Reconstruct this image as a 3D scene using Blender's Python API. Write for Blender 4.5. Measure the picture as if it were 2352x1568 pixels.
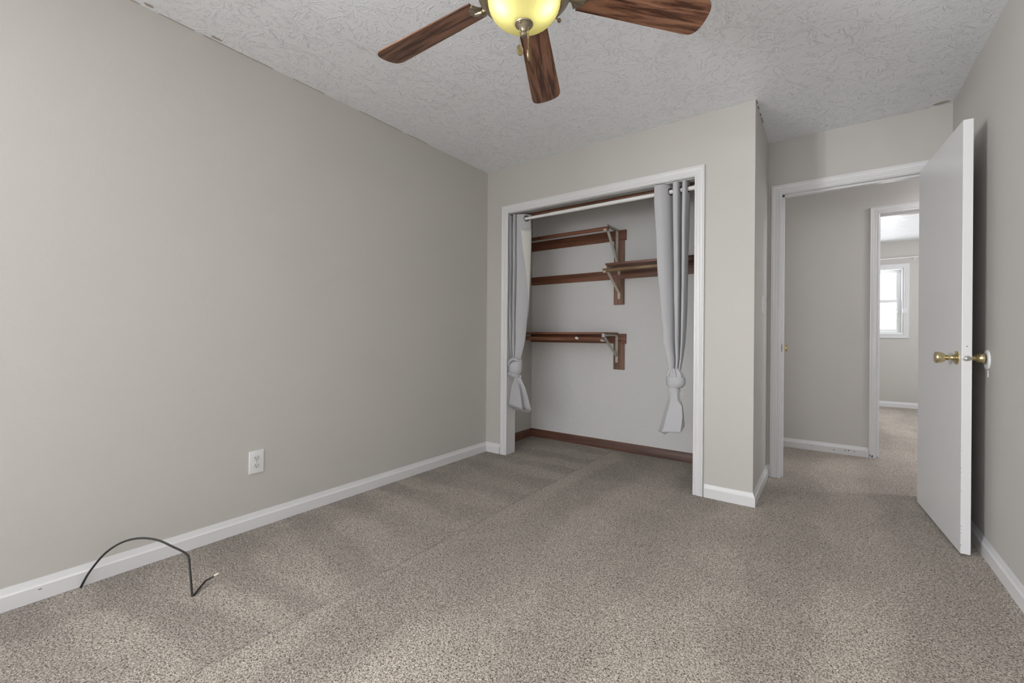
import bpy, bmesh, math, random
from mathutils import Vector, Matrix, noise

random.seed(4)
PI = math.pi
scn = bpy.context.scene
for o in list(bpy.data.objects):
    bpy.data.objects.remove(o)
COL = scn.collection

# ------------------------------------------------------------------ camera
cam_d = bpy.data.cameras.new('camera')
cam = bpy.data.objects.new('camera', cam_d)
COL.objects.link(cam)
cam_d.sensor_fit = 'HORIZONTAL'
cam_d.sensor_width = 36.0
cam_d.lens = 995.1 / 2352 * 36.0
cam_d.shift_y = -0.0061
cam_d.clip_start = 0.02
cam.location = (0, 0, 1.0232)
cam.rotation_mode = 'QUATERNION'
_yaw, _roll = 0.6277, -0.0073
_q = Matrix.Rotation(_yaw, 3, 'Z') @ Matrix.Rotation(PI / 2, 3, 'X') @ Matrix.Rotation(-_roll, 3, 'Z')
cam.rotation_quaternion = _q.to_quaternion()
scn.camera = cam

# ------------------------------------------------------------------ world, daylight, exposure
scn.view_settings.view_transform = 'Standard'
scn.view_settings.look = 'None'
scn.view_settings.gamma = 1.0
scn.view_settings.exposure = -0.06
scn.view_settings.use_curve_mapping = False
scn.cycles.use_denoising = True
scn.cycles.max_bounces = 10
scn.cycles.diffuse_bounces = 8
scn.cycles.sample_clamp_indirect = 6.0
w = bpy.data.worlds.new('daylight')
scn.world = w
w.use_nodes = True
w.node_tree.nodes['Background'].inputs[0].default_value = (0.93, 0.97, 1.0, 1)
w.node_tree.nodes['Background'].inputs[1].default_value = 3.0


def area(name, loc, rot, sx, sy, power, col):
    d = bpy.data.lights.new(name, 'AREA')
    d.shape = 'RECTANGLE'
    d.size, d.size_y = sx, sy
    d.energy = power
    d.color = col
    o = bpy.data.objects.new(name, d)
    o.location = loc
    o.rotation_euler = rot
    COL.objects.link(o)
    return o


# daylight standing in the window openings (window behind the camera, bedroom window across the hall)
REAR_P, LEFT_P, FAR_P, SIDE_P = 34.0, 385.0, 27.0, 60.0
area('window_daylight', (-0.80, -3.03, 1.50), (PI / 2 + .75, 0, 0), 1.76, 1.26, REAR_P, (0.985, 0.99, 1.0))
area('side_window_daylight', (-2.80, -2.12, 1.50), (PI / 2 + .42, 0, -PI / 2 + .62), 0.95, 1.16, LEFT_P, (0.985, 0.99, 1.0))
area('bedroom_daylight', (0.47, 8.60, 1.56), (PI / 2, 0, PI), 0.85, 0.94, FAR_P, (0.985, 0.99, 1.0))


area('bedroom_side_fill', (2.74, 6.60, 1.55), (PI / 2 + .3, 0, PI / 2), 1.20, 1.10, SIDE_P, (0.985, 0.99, 1.0))  # fill light added to brighten the bedroom through an invented side opening


# ------------------------------------------------------------------ helpers
ORG = {}


def new_bm():
    return bmesh.new()


def box(bm, x0, x1, y0, y1, z0, z1):
    vs = [bm.verts.new((x, y, z)) for z in (z0, z1) for y in (y0, y1) for x in (x0, x1)]
    for f in ((0, 2, 3, 1), (4, 5, 7, 6), (0, 1, 5, 4), (2, 6, 7, 3), (0, 4, 6, 2), (1, 3, 7, 5)):
        bm.faces.new([vs[i] for i in f])


def bevel_all(bm, w=0.003, seg=2):
    bmesh.ops.bevel(bm, geom=list(bm.edges), offset=w, segments=seg, profile=0.5, affect='EDGES')


def obox(bm, c, sx, sy, sz, M=None):
    """box centred on c with an optional 3x3 rotation"""
    v = []
    for z in (-.5, .5):
        for y in (-.5, .5):
            for x in (-.5, .5):
                p = Vector((x * sx, y * sy, z * sz))
                if M is not None:
                    p = M @ p
                v.append(bm.verts.new(Vector(c) + p))
    for f in ((0, 2, 3, 1), (4, 5, 7, 6), (0, 1, 5, 4), (2, 6, 7, 3), (0, 4, 6, 2), (1, 3, 7, 5)):
        bm.faces.new([v[i] for i in f])


def smooth_pts(pts, n=8):
    P = [Vector(p) for p in pts]
    Q = [2 * P[0] - P[1]] + P + [2 * P[-1] - P[-2]]
    out = []
    for i in range(1, len(Q) - 2):
        a, b, c, d = Q[i - 1:i + 3]
        for k in range(n):
            t = k / n
            out.append(0.5 * ((2 * b) + (c - a) * t + (2 * a - 5 * b + 4 * c - d) * t * t + (3 * b - a - 3 * c + d) * t ** 3))
    out.append(P[-1])
    return out


def tube(bm, pts, r, n=12, caps=True):
    pts = [Vector(p) for p in pts]
    rs = r if isinstance(r, (list, tuple)) else [r] * len(pts)
    up = None
    rings = []
    for i, p in enumerate(pts):
        t = (pts[min(i + 1, len(pts) - 1)] - pts[max(i - 1, 0)]).normalized()
        if up is None:
            up = Vector((0, 0, 1)) if abs(t.z) < .9 else Vector((1, 0, 0))
        a = t.cross(up).normalized()
        up = a.cross(t).normalized()
        rings.append([bm.verts.new(p + rs[i] * (math.cos(2 * PI * k / n) * a + math.sin(2 * PI * k / n) * up)) for k in range(n)])
    for A, B in zip(rings, rings[1:]):
        for k in range(n):
            bm.faces.new((A[k], A[(k + 1) % n], B[(k + 1) % n], B[k]))
    if caps:
        bm.faces.new(rings[0][::-1])
        bm.faces.new(rings[-1])


def lathe(bm, prof, c=(0, 0, 0), axis='Z', n=48, ripple=None):
    """prof: (radius, height) list; axis the direction of height; ripple(angle, i) scales the radius"""
    c = Vector(c)
    A = {'Z': (Vector((1, 0, 0)), Vector((0, 1, 0)), Vector((0, 0, 1))),
         'X': (Vector((0, 1, 0)), Vector((0, 0, 1)), Vector((1, 0, 0))),
         'Y': (Vector((0, 0, 1)), Vector((1, 0, 0)), Vector((0, 1, 0)))}
    e1, e2, e3 = A[axis] if isinstance(axis, str) else axis
    rings = []
    for i, (r, hh) in enumerate(prof):
        if r < 1e-6:
            rings.append([bm.verts.new(c + e3 * hh)])
        else:
            row = []
            for k in range(n):
                a = 2 * PI * k / n
                q = r * (ripple(a, i) if ripple else 1)
                row.append(bm.verts.new(c + e1 * q * math.cos(a) + e2 * q * math.sin(a) + e3 * hh))
            rings.append(row)
    for P, Q in zip(rings, rings[1:]):
        for k in range(n):
            k2 = (k + 1) % n
            if len(P) == 1 and len(Q) == 1:
                continue
            if len(P) == 1:
                bm.faces.new((P[0], Q[k2], Q[k]))
            elif len(Q) == 1:
                bm.faces.new((P[k], P[k2], Q[0]))
            else:
                bm.faces.new((P[k], P[k2], Q[k2], Q[k]))


def frame_of(d):
    d = Vector(d).normalized()
    u = Vector((0, 0, 1)) if abs(d.z) < .9 else Vector((1, 0, 0))
    a = u.cross(d).normalized()
    return a, d.cross(a), d


def sweep(bm, prof, path, e1, e2, n):
    """profile (a, b): a = offset to the left of the path in the plane e1/e2, b = offset along n; mitred corners"""
    e1, e2, n = Vector(e1), Vector(e2), Vector(n)
    P = [Vector((Vector(p).dot(e1), Vector(p).dot(e2))) for p in path]
    h0 = Vector(path[0]).dot(n)
    rings = []
    for i, p in enumerate(P):
        d0 = (P[i] - P[i - 1]).normalized() if i else None
        d1 = (P[i + 1] - P[i]).normalized() if i < len(P) - 1 else None
        if d0 is None:
            d0 = d1
        if d1 is None:
            d1 = d0
        l0, l1 = Vector((-d0.y, d0.x)), Vector((-d1.y, d1.x))
        m = (l0 + l1)
        m = m / max(1e-6, m.dot(l0))
        rings.append([bm.verts.new(e1 * (p.x + m.x * a) + e2 * (p.y + m.y * a) + n * (h0 + b)) for a, b in prof])
    k = len(prof)
    for A, B in zip(rings, rings[1:]):
        for j in range(k):
            j2 = (j + 1) % k
            bm.faces.new((A[j], A[j2], B[j2], B[j]))
    bm.faces.new(rings[0])
    bm.faces.new(rings[-1][::-1])


def mk(name, bm, mat, parent=None, smooth=None):
    """links the bmesh as ONE mesh object; the mesh was made in world space, a parent moves it into its own"""
    bmesh.ops.recalc_face_normals(bm, faces=list(bm.faces))
    me = bpy.data.meshes.new(name)
    bm.to_mesh(me)
    bm.free()
    o = bpy.data.objects.new(name, me)
    COL.objects.link(o)
    for m in (mat if isinstance(mat, (list, tuple)) else [mat]):
        me.materials.append(m)
    if parent is not None:
        org = ORG[parent.name]
        me.transform(Matrix.Translation(-org))
        o.parent = parent
        ORG[o.name] = org
    else:
        ORG[o.name] = Vector((0, 0, 0))
    if smooth is not None:
        for p in me.polygons:
            p.use_smooth = True
        me.set_sharp_from_angle(angle=math.radians(smooth))
    return o


def thing(name, loc, label, cat, group=None):
    o = bpy.data.objects.new(name, None)
    COL.objects.link(o)
    o.location = loc
    o.empty_display_size = .05
    ORG[o.name] = Vector(loc)
    o['label'] = label
    o['category'] = cat
    if group:
        o['group'] = group
    return o


def tag(o, label, cat, group=None):
    o['label'] = label
    o['category'] = cat
    if group:
        o['group'] = group
    return o


def struct(name, bm, mat, label, cat, smooth=None):
    o = mk(name, bm, mat, None, smooth)
    o['kind'] = 'structure'
    return tag(o, label, cat)


# ------------------------------------------------------------------ materials
def S(r, g, b):
    f = lambda c: (c / 255 / 12.92) if c / 255 <= .04045 else ((c / 255 + .055) / 1.055) ** 2.4
    return (f(r), f(g), f(b), 1)


class NT:
    def __init__(self, name):
        self.m = bpy.data.materials.new(name)
        self.m.use_nodes = True
        self.t = self.m.node_tree
        self.b = self.t.nodes['Principled BSDF']
        self.out = self.t.nodes['Material Output']
        self.tc = None

    def n(self, kind, **kw):
        x = self.t.nodes.new(kind)
        for k, v in kw.items():
            if k.startswith('i_'):
                key = k[2:]
                x.inputs[int(key) if key.isdigit() else key].default_value = v
            else:
                setattr(x, k, v)
        return x

    def l(self, a, b):
        self.t.links.new(a, b)

    def coords(self, scale=(1, 1, 1), rot=(0, 0, 0), loc=(0, 0, 0)):
        if self.tc is None:
            self.tc = self.n('ShaderNodeTexCoord')
        mp = self.n('ShaderNodeMapping')
        mp.inputs['Scale'].default_value = scale
        mp.inputs['Rotation'].default_value = rot
        mp.inputs['Location'].default_value = loc
        self.l(self.tc.outputs['Object'], mp.inputs[0])
        return mp.outputs[0]

    def noise(self, vec, scale, detail=2, rough=.5, dist=0):
        x = self.n('ShaderNodeTexNoise')
        x.inputs['Scale'].default_value = scale
        x.inputs['Detail'].default_value = detail
        x.inputs['Roughness'].default_value = rough
        x.inputs['Distortion'].default_value = dist
        self.l(vec, x.inputs['Vector'])
        return x.outputs[0]

    def ramp(self, fac, stops, interp='LINEAR'):
        x = self.n('ShaderNodeValToRGB')
        x.color_ramp.interpolation = interp
        el = x.color_ramp.elements
        while len(el) < len(stops):
            el.new(.5)
        for e, (p, c) in zip(el, stops):
            e.position = p
            e.color = c if isinstance(c, tuple) else (c, c, c, 1)
        self.l(fac, x.inputs[0])
        return x.outputs[0]

    def math(self, op, a, b=None, clamp=False):
        x = self.n('ShaderNodeMath', operation=op, use_clamp=clamp)
        for i, v in enumerate((a, b)):
            if v is None:
                continue
            if isinstance(v, (int, float)):
                x.inputs[i].default_value = v
            else:
                self.l(v, x.inputs[i])
        return x.outputs[0]

    def mix(self, fac, a, b, mode='MIX'):
        x = self.n('ShaderNodeMix', data_type='RGBA', blend_type=mode)
        for i, v in ((0, fac), (6, a), (7, b)):
            if isinstance(v, (int, float)):
                x.inputs[i].default_value = v
            elif isinstance(v, tuple):
                x.inputs[i].default_value = v
            else:
                self.l(v, x.inputs[i])
        return x.outputs[2]

    def bump(self, h, strength, dist):
        x = self.n('ShaderNodeBump')
        x.inputs['Strength'].default_value = strength
        x.inputs['Distance'].default_value = dist
        self.l(h, x.inputs['Height'])
        self.l(x.outputs[0], self.b.inputs['Normal'])

    def col(self, c):
        if isinstance(c, tuple):
            self.b.inputs['Base Color'].default_value = c
        else:
            self.l(c, self.b.inputs['Base Color'])

    def rough(self, r):
        self.b.inputs['Roughness'].default_value = r


def paint(name, c, rough=.5, bump=.0, bscale=120, spec=.5):
    t = NT(name)
    v = t.coords()
    n = t.noise(v, 1.3, 2)
    t.col(t.mix(n, tuple(x * .97 for x in c[:3]) + (1,), tuple(min(1, x * 1.03) for x in c[:3]) + (1,)))
    t.rough(rough)
    t.b.inputs['Specular IOR Level'].default_value = spec
    if bump:
        t.bump(t.noise(v, bscale, 3), bump, .002)
    return t.m


def flat(name, c, rough=.4, metal=0.0, spec=.5):
    t = NT(name)
    t.col(c)
    t.rough(rough)
    t.b.inputs['Metallic'].default_value = metal
    t.b.inputs['Specular IOR Level'].default_value = spec
    return t.m


M = {}
xL, xC = -2.41, -.35
WALL = (.507, .490, .463, 1)
M['wall'] = paint('greige_wall_paint', WALL, .55, .25, 160)
M['hall_wall'] = paint('hall_wall_paint', (.565, .547, .522, 1), .55, .25, 160)
M['closet_wall'] = None
M['trim'] = paint('white_trim_paint', (.69, .69, .70, 1), .32)
M['door'] = paint('white_door_paint', (.69, .69, .70, 1), .30)


def closet_wall():
    t = NT('closet_plaster')
    v = t.coords()
    n = t.noise(v, 22, 4, .55, .6)
    h = t.ramp(n, [(.50, 0.0), (.56, 1.0)])
    t.col((.74, .74, .74, 1))
    t.rough(.6)
    t.bump(h, .35, .0016)
    return t.m


M['closet_wall'] = closet_wall()


def ceiling_mat():
    t = NT('stomped_ceiling_texture')
    v = t.coords()
    # short crow's-foot ridges: thin contour lines of a warped noise, broken up by a second noise
    hs = None
    wv = t.n('ShaderNodeVectorMath', operation='SCALE')
    nz = t.n('ShaderNodeTexNoise')
    nz.inputs['Scale'].default_value = 7.0
    nz.inputs['Detail'].default_value = 2.0
    t.l(v, nz.inputs['Vector'])
    t.l(nz.outputs[1], wv.inputs[0])
    wv.inputs['Scale'].default_value = .09
    wa = t.n('ShaderNodeVectorMath', operation='ADD')
    t.l(v, wa.inputs[0])
    t.l(wv.outputs[0], wa.inputs[1])
    for k, (sc, fa, fr, wd) in enumerate(((4.2, 4.2, 13.0, .030), (5.8, 3.4, 17.0, .032), (8.0, 2.6, 22.0, .036))):
        # brush stomps: strokes fanning out from scattered centres
        mp = t.n('ShaderNodeMapping')
        mp.inputs['Location'].default_value = (3.1 * k, 1.7 * k, 0)
        mp.inputs['Rotation'].default_value = (0, 0, .7 * k)
        t.l(wa.outputs[0], mp.inputs[0])
        vo = t.n('ShaderNodeTexVoronoi', voronoi_dimensions='2D')
        vo.inputs['Scale'].default_value = sc
        t.l(mp.outputs[0], vo.inputs['Vector'])
        df = t.n('ShaderNodeVectorMath', operation='SUBTRACT')
        t.l(mp.outputs[0], df.inputs[0])
        t.l(vo.outputs['Position'], df.inputs[1])
        sp = t.n('ShaderNodeSeparateXYZ')
        t.l(df.outputs[0], sp.inputs[0])
        ang = t.math('ARCTAN2', sp.outputs[1], sp.outputs[0])
        ln = t.n('ShaderNodeVectorMath', operation='LENGTH')
        t.l(df.outputs[0], ln.inputs[0])
        cs = t.n('ShaderNodeSeparateColor')
        t.l(vo.outputs['Color'], cs.inputs[0])
        cv = t.n('ShaderNodeCombineXYZ')
        t.l(t.math('MULTIPLY', ang, fa), cv.inputs[0])
        t.l(t.math('MULTIPLY', ln.outputs['Value'], fr), cv.inputs[1])
        t.l(t.math('MULTIPLY', cs.outputs[0], 60.0), cv.inputs[2])
        n = t.noise(cv.outputs[0], 1.0, 1.0, .5, .35)
        d = t.math('ABSOLUTE', t.math('SUBTRACT', n, .5))
        line = t.math('SUBTRACT', 1.0, t.math('DIVIDE', d, wd), True)
        m = t.ramp(t.noise(mp.outputs[0], 17 + 4 * k, 3, .65, .4), [(.49, 0.0), (.60, 1.0)])
        g = t.math('MULTIPLY', line, m)
        hs = g if hs is None else t.math('MAXIMUM', hs, g)
    grit = t.math('MULTIPLY', t.noise(v, 90, 3), .18)
    bead = t.math('ADD', t.math('MULTIPLY', t.noise(v, 230, 1), .9), .45)
    hs = t.math('MULTIPLY', hs, bead)
    t.bump(t.math('ADD', hs, grit), 0.85, .0025)
    base = (.84, .865, .905, 1)
    # two bare spots beside the walls where the texture was patched
    c = base
    sep = t.n('ShaderNodeSeparateXYZ')
    t.l(v, sep.inputs[0])
    for px, py, rx, ry in ((.553, 3.625, .036, .022), (-2.383, .589, .012, .016), (-2.383, .846, .010, .024)):
        dx = t.math('DIVIDE', t.math('SUBTRACT', sep.outputs[0], px), rx)
        dy = t.math('DIVIDE', t.math('SUBTRACT', sep.outputs[1], py), ry)
        rr = t.math('ADD', t.math('MULTIPLY', dx, dx), t.math('MULTIPLY', dy, dy))
        wob = t.math('ADD', rr, t.math('MULTIPLY', t.math('SUBTRACT', t.noise(v, 60, 2), .5), 1.2))
        c = t.mix(t.math('LESS_THAN', wob, 1.0), c, (.42, .39, .35, 1))
    # hairline gaps along the tops of the walls
    for ax, pos, w_, lo_, hi_, ph in ((0, xL, .005, -9.0, 2.3, 0.0), (0, xC, .006, 2.95, 3.35, 4.0)):
        on = t.math('LESS_THAN', t.math('ABSOLUTE', t.math('SUBTRACT', sep.outputs[ax], pos)), w_)
        lim = t.math('MULTIPLY', t.math('GREATER_THAN', sep.outputs[1], lo_), t.math('LESS_THAN', sep.outputs[1], hi_))
        br = t.math('GREATER_THAN', t.noise(t.coords(scale=(0, 1, 0), loc=(ph, ph, 0)), 3.6 if ax == 0 and pos == xL else 14.0, 2), .47)
        c = t.mix(t.math('MULTIPLY', t.math('MULTIPLY', on, lim), br), c, (.30, .27, .23, 1))
    t.col(c)
    t.rough(.26)
    return t.m


M['ceiling'] = ceiling_mat()


def carpet_mat():
    t = NT('beige_frieze_carpet')
    v = t.coords()
    # tufts: pale yarn ends over dark gaps
    g1 = t.noise(v, 190, 2.5, .65, .9)
    g2 = t.noise(v, 340, 2, .6, .3)
    gr = t.math('ADD', t.math('MULTIPLY', g1, .7), t.math('MULTIPLY', g2, .3))
    yarn = t.ramp(gr, [(.37, S(48, 42, 36)), (.46, S(137, 127, 116)), (.54, S(194, 184, 172)), (.68, S(235, 228, 217))])
    # vacuum strokes: near the long wall they run out from it, elsewhere along the room
    sep = t.n('ShaderNodeSeparateXYZ')
    t.l(t.coords(), sep.inputs[0])
    warp = t.math('MULTIPLY', t.math('SUBTRACT', t.noise(v, 1.6, 3), .5), .55)
    x = t.math('ADD', sep.outputs[0], warp)
    y = t.math('ADD', sep.outputs[1], warp)

    def stripes(cc, freq, ph):
        s = t.math('SINE', t.math('ADD', t.math('MULTIPLY', cc, freq), ph))
        return t.ramp(t.math('ADD', t.math('MULTIPLY', s, .5), .5), [(.25, 0.0), (.75, 1.0)])
    sy = stripes(y, 19.0, .8)
    sx = stripes(x, 11.5, .4)
    zone = t.ramp(t.math('ADD', sep.outputs[0], 2.6), [(.0, 1.0), (1.0, 1.0)])
    left = t.math('LESS_THAN', sep.outputs[0], -1.52)
    st = t.math('ADD', t.math('MULTIPLY', sy, left), t.math('MULTIPLY', sx, t.math('SUBTRACT', 1.0, left)))
    st = t.math('MULTIPLY', st, t.ramp(t.noise(v, .9, 2), [(.35, .15), (.65, 1.0)]))
    patch = t.noise(v, 2.3, 3, .55, .7)
    st = t.math('ADD', t.math('MULTIPLY', st, .48), t.math('MULTIPLY', patch, .62))
    tone = t.ramp(st, [(.2, .80), (.8, 1.12)])
    right_lift = t.ramp(t.math('ADD', t.math('MULTIPLY', t.math('ADD', x, 1.6), .45), t.math('MULTIPLY', patch, .2)), [(.15, .95), (.85, 1.10)])  # carpet colour lightened towards the right, in place of light missing there
    tone = t.mix(1.0, tone, right_lift, 'MULTIPLY')
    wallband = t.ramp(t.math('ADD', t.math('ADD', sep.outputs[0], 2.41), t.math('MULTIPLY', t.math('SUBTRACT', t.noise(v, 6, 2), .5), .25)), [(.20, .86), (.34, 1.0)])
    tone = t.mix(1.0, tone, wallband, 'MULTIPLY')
    # the seam line between the two directions of stroke
    dl = t.math('ABSOLUTE', t.math('ADD', t.math('ADD', sep.outputs[0], 1.52), t.math('MULTIPLY', t.math('SUBTRACT', t.noise(v, 5, 2), .5), .02)))
    seam = t.ramp(dl, [(0.0, .80), (.012, 1.0)])
    c = t.mix(1.0, yarn, tone, 'MULTIPLY')
    c = t.mix(1.0, c, seam, 'MULTIPLY')
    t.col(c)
    t.rough(.95)
    t.b.inputs['Specular IOR Level'].default_value = .1
    t.b.inputs['Sheen Weight'].default_value = .15
    t.bump(gr, 1.0, .008)
    return t.m


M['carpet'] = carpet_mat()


def wood(name, dark, mid, light, axis='X', scale=1.0, rough=.4, knots=False, contrast=(.35, .5, .68)):
    t = NT(name)
    st = {'X': (.55, 12, 12), 'Y': (11, .9, 11), 'Z': (11, 11, .9)}[axis]
    v = t.coords(scale=tuple(q * scale for q in st))
    n = t.noise(v, 2.4, 5, .55, .8)
    fine = t.noise(t.coords(scale=tuple(q * scale * 4 for q in st)), 5, 3, .6)
    f = t.math('ADD', t.math('MULTIPLY', n, .78), t.math('MULTIPLY', fine, .22))
    c = t.ramp(f, [(contrast[0], dark), (contrast[1], mid), (contrast[2], light)])
    if knots:
        vo = t.n('ShaderNodeTexVoronoi')
        vo.inputs['Scale'].default_value = 5.5
        t.l(t.coords(scale={'X': (1, 2.2, 2.2), 'Y': (2.2, 1, 2.2), 'Z': (2.2, 2.2, 1)}[axis]), vo.inputs['Vector'])
        k = t.ramp(vo.outputs['Distance'], [(.05, 1.0), (.11, 0.0)])
        c = t.mix(k, c, (.015, .006, .004, 1))
    t.col(c)
    t.rough(rough)
    t.bump(fine, .08, .001)
    return t.m


M['stain'] = wood('red_brown_stained_pine', (.095, .034, .018, 1), (.190, .076, .042, 1), (.280, .125, .076, 1), 'X', 1, .38, True)
M['stain_v'] = wood('brown_stained_pine_upright', (.110, .052, .030, 1), (.205, .104, .063, 1), (.300, .160, .102, 1), 'Z', 1, .42)
M['base_brown'] = wood('brown_stained_baseboard', (.075, .031, .020, 1), (.130, .056, .036, 1), (.185, .086, .058, 1), 'X', 1, .45)
M['rod_pale'] = wood('worn_pale_rod_wood', (.10, .050, .028, 1), (.20, .125, .068, 1), (.34, .25, .14, 1), 'X', 1.6, .5)
M['blade'] = wood('walnut_fan_blade', (.060, .022, .012, 1), (.170, .076, .044, 1), (.290, .145, .085, 1), 'X', 1.7, .35, False, (.40, .48, .60))
M['curtain'] = paint('grey_curtain_fabric', (.47, .474, .492, 1), .8, .3, 700, .25)
M['lining'] = paint('cream_curtain_lining', (.64, .63, .60, 1), .85, .3, 700, .2)
M['grommet'] = flat('dull_nickel', (.22, .22, .22, 1), .32, 1)
M['rod_white'] = flat('white_enamel', (.78, .78, .78, 1), .25)
M['brass'] = flat('polished_brass', (.66, .56, .33, 1), .20, 1)
M['brass_old'] = flat('aged_brass', (.36, .29, .17, 1), .38, 1)
M['pewter'] = flat('antique_pewter', (.30, .255, .19, 1), .38, .85)
M['steel'] = flat('dull_steel', (.50, .49, .46, 1), .32, 1)
M['bracket'] = flat('painted_grey_bracket', (.50, .50, .45, 1), .38)
M['bracket_cream'] = flat('cream_bracket_enamel', (.60, .57, .46, 1), .38)
M['plastic'] = flat('white_plastic', (.72, .72, .73, 1), .35)
M['plastic_grey'] = flat('receptacle_plastic', (.62, .64, .63, 1), .35)
M['dark'] = flat('dark_slot', (.012, .011, .010, 1), .6)
M['vinyl'] = flat('white_vinyl', (.76, .77, .77, 1), .35)
M['track'] = flat('dull_metal_track', (.34, .34, .33, 1), .4, .4)
M['cable'] = flat('black_cable_jacket', (.018, .017, .016, 1), .38)


def glass_mat():
    t = NT('window_glass')
    tr = t.n('ShaderNodeBsdfTransparent')
    gl = t.n('ShaderNodeBsdfGlossy')
    gl.inputs['Roughness'].default_value = .02
    mx = t.n('ShaderNodeMixShader')
    mx.inputs[0].default_value = .06
    t.l(tr.outputs[0], mx.inputs[1])
    t.l(gl.outputs[0], mx.inputs[2])
    t.l(mx.outputs[0], t.out.inputs[0])
    return t.m


M['glass'] = glass_mat()


def bowl_mat():
    t = NT('frosted_amber_glass')
    tr = t.n('ShaderNodeBsdfTranslucent')
    tr.inputs['Color'].default_value = (.97, .95, .62, 1)
    gl = t.n('ShaderNodeBsdfGlossy')
    gl.inputs['Roughness'].default_value = .15
    df = t.n('ShaderNodeBsdfDiffuse')
    df.inputs['Color'].default_value = (.80, .74, .52, 1)
    m1 = t.n('ShaderNodeMixShader')
    m1.inputs[0].default_value = .12
    t.l(tr.outputs[0], m1.inputs[1])
    t.l(df.outputs[0], m1.inputs[2])
    m2 = t.n('ShaderNodeMixShader')
    m2.inputs[0].default_value = .05
    t.l(m1.outputs[0], m2.inputs[1])
    t.l(gl.outputs[0], m2.inputs[2])
    t.l(m2.outputs[0], t.out.inputs[0])
    return t.m


M['bowl'] = bowl_mat()


def emit(name, c, s):
    t = NT(name)
    e = t.n('ShaderNodeEmission')
    e.inputs[0].default_value = c
    e.inputs[1].default_value = s
    t.l(e.outputs[0], t.out.inputs[0])
    return t.m


M['bulb'] = emit('lit_bulb', (1.0, .96, .86, 1), 10.0)

# ------------------------------------------------------------------ room shell
H = 2.44
xL, xR, yB, yD, xC, yR = -2.41, .609, 2.944, 3.664, -.35, -2.9
T = .12
yH, yF = 4.755, 8.44        # hall's far wall, bedroom's window wall
FZ = .01                    # top of the carpet pile

bm = new_bm()
box(bm, xL - T, 2.72, yR - T, yF + T, -.10, FZ)
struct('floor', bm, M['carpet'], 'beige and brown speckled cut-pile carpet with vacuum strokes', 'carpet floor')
bm = new_bm()
box(bm, xL - T, 2.72, yR - T, yF + T, H, H + .10)
struct('ceiling', bm, M['ceiling'], 'white ceiling with a stomped crow-foot plaster texture', 'ceiling')

bm = new_bm()
box(bm, xL - T, xL, -1.24, yD, FZ, H)
box(bm, xL - T, xL, yR - T, -2.56, FZ, H)
box(bm, xL - T, xL, -2.56, -1.24, FZ, .90)
box(bm, xL - T, xL, -2.56, -1.24, 2.10, H)
struct('wall_left', bm, M['wall'], 'long plain greige wall with the power outlet', 'wall')
bm = new_bm()
box(bm, xR, xR + T, yR - T, yD + T, FZ, H)
struct('wall_right', bm, M['wall'], 'greige wall behind the open white door', 'wall')

# rear wall with its window (behind the camera)
WX0, WX1, WZ0, WZ1 = -1.70, .10, .85, 2.15
bm = new_bm()
box(bm, xL, WX0, yR - T, yR, FZ, H)
box(bm, WX1, xR, yR - T, yR, FZ, H)
box(bm, WX0, WX1, yR - T, yR, FZ, WZ0)
box(bm, WX0, WX1, yR - T, yR, WZ1, H)
struct('wall_rear', bm, M['wall'], 'greige wall with the wide daylight window', 'wall')

# closet front
CX0, CX1, CZ = -2.187, -.685, 2.052      # finished opening
J = .016
bm = new_bm()
box(bm, xL, CX0 - J, yB, yB + T, FZ, H)
box(bm, CX1 + J, xC, yB, yB + T, FZ, H)
box(bm, CX0 - J, CX1 + J, yB, yB + T, CZ + J, H)
struct('wall_back', bm, M['wall'], 'greige wall around the open closet', 'wall')
bm = new_bm()
box(bm, xC - T, xC, yB + T, yD, FZ, H)
struct('wall_return', bm, M['wall'], 'narrow greige side wall of the closet beside the doorway', 'wall')
bm = new_bm()
box(bm, xL - T, xC - .06, yD, yD + T, FZ, H)
struct('wall_closet', bm, M['closet_wall'], 'pale textured back wall inside the closet', 'wall')

# doorway wall
DX0, DX1, DZ = -.262, .502, 2.052
bm = new_bm()
box(bm, xC - .06, DX0 - J, yD, yD + T, FZ, H)
box(bm, DX1 + J, xR, yD, yD + T, FZ, H)
box(bm, DX0 - J, DX1 + J, yD, yD + T, DZ + J, H)
struct('wall_alcove', bm, M['wall'], 'greige wall above the doorway to the hall', 'wall')

# hall and the bedroom across it
HX0, HX1 = -.342, 2.6
BX0, BX1, BZ = .363, 1.115, 2.058
bm = new_bm()
box(bm, HX0 - T, BX0 - J, yH, yH + T, FZ, H)
box(bm, BX1 + J, HX1, yH, yH + T, FZ, H)
box(bm, BX0 - J, BX1 + J, yH, yH + T, BZ + J, H)
struct('wall_hall', bm, M['hall_wall'], 'greige hall wall seen through the doorway', 'wall')
bm = new_bm()
box(bm, HX1, HX1 + T, yD + T, 5.98, FZ, H)
box(bm, HX1, HX1 + T, 7.22, yF + T, FZ, H)
box(bm, HX1, HX1 + T, 5.98, 7.22, FZ, .98)
box(bm, HX1, HX1 + T, 5.98, 7.22, 2.12, H)
struct('wall_hall_end', bm, M['hall_wall'], 'far end wall of the hall and bedroom', 'wall')
bm = new_bm()
box(bm, xR + T, HX1, yD, yD + T, FZ, H)
struct('wall_hall_near', bm, M['hall_wall'], 'near hall wall past the bedroom door', 'wall')
# hall end with a closed door
EY0, EY1 = 3.93, 4.64
bm = new_bm()
box(bm, HX0 - T, HX0, yD + T, EY0, FZ, H)
box(bm, HX0 - T, HX0, EY1, yH, FZ, H)
box(bm, HX0 - T, HX0, EY0, EY1, 2.05, H)
struct('wall_hall_side', bm, M['hall_wall'], 'short end wall of the hall around a closed door', 'wall')
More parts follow.
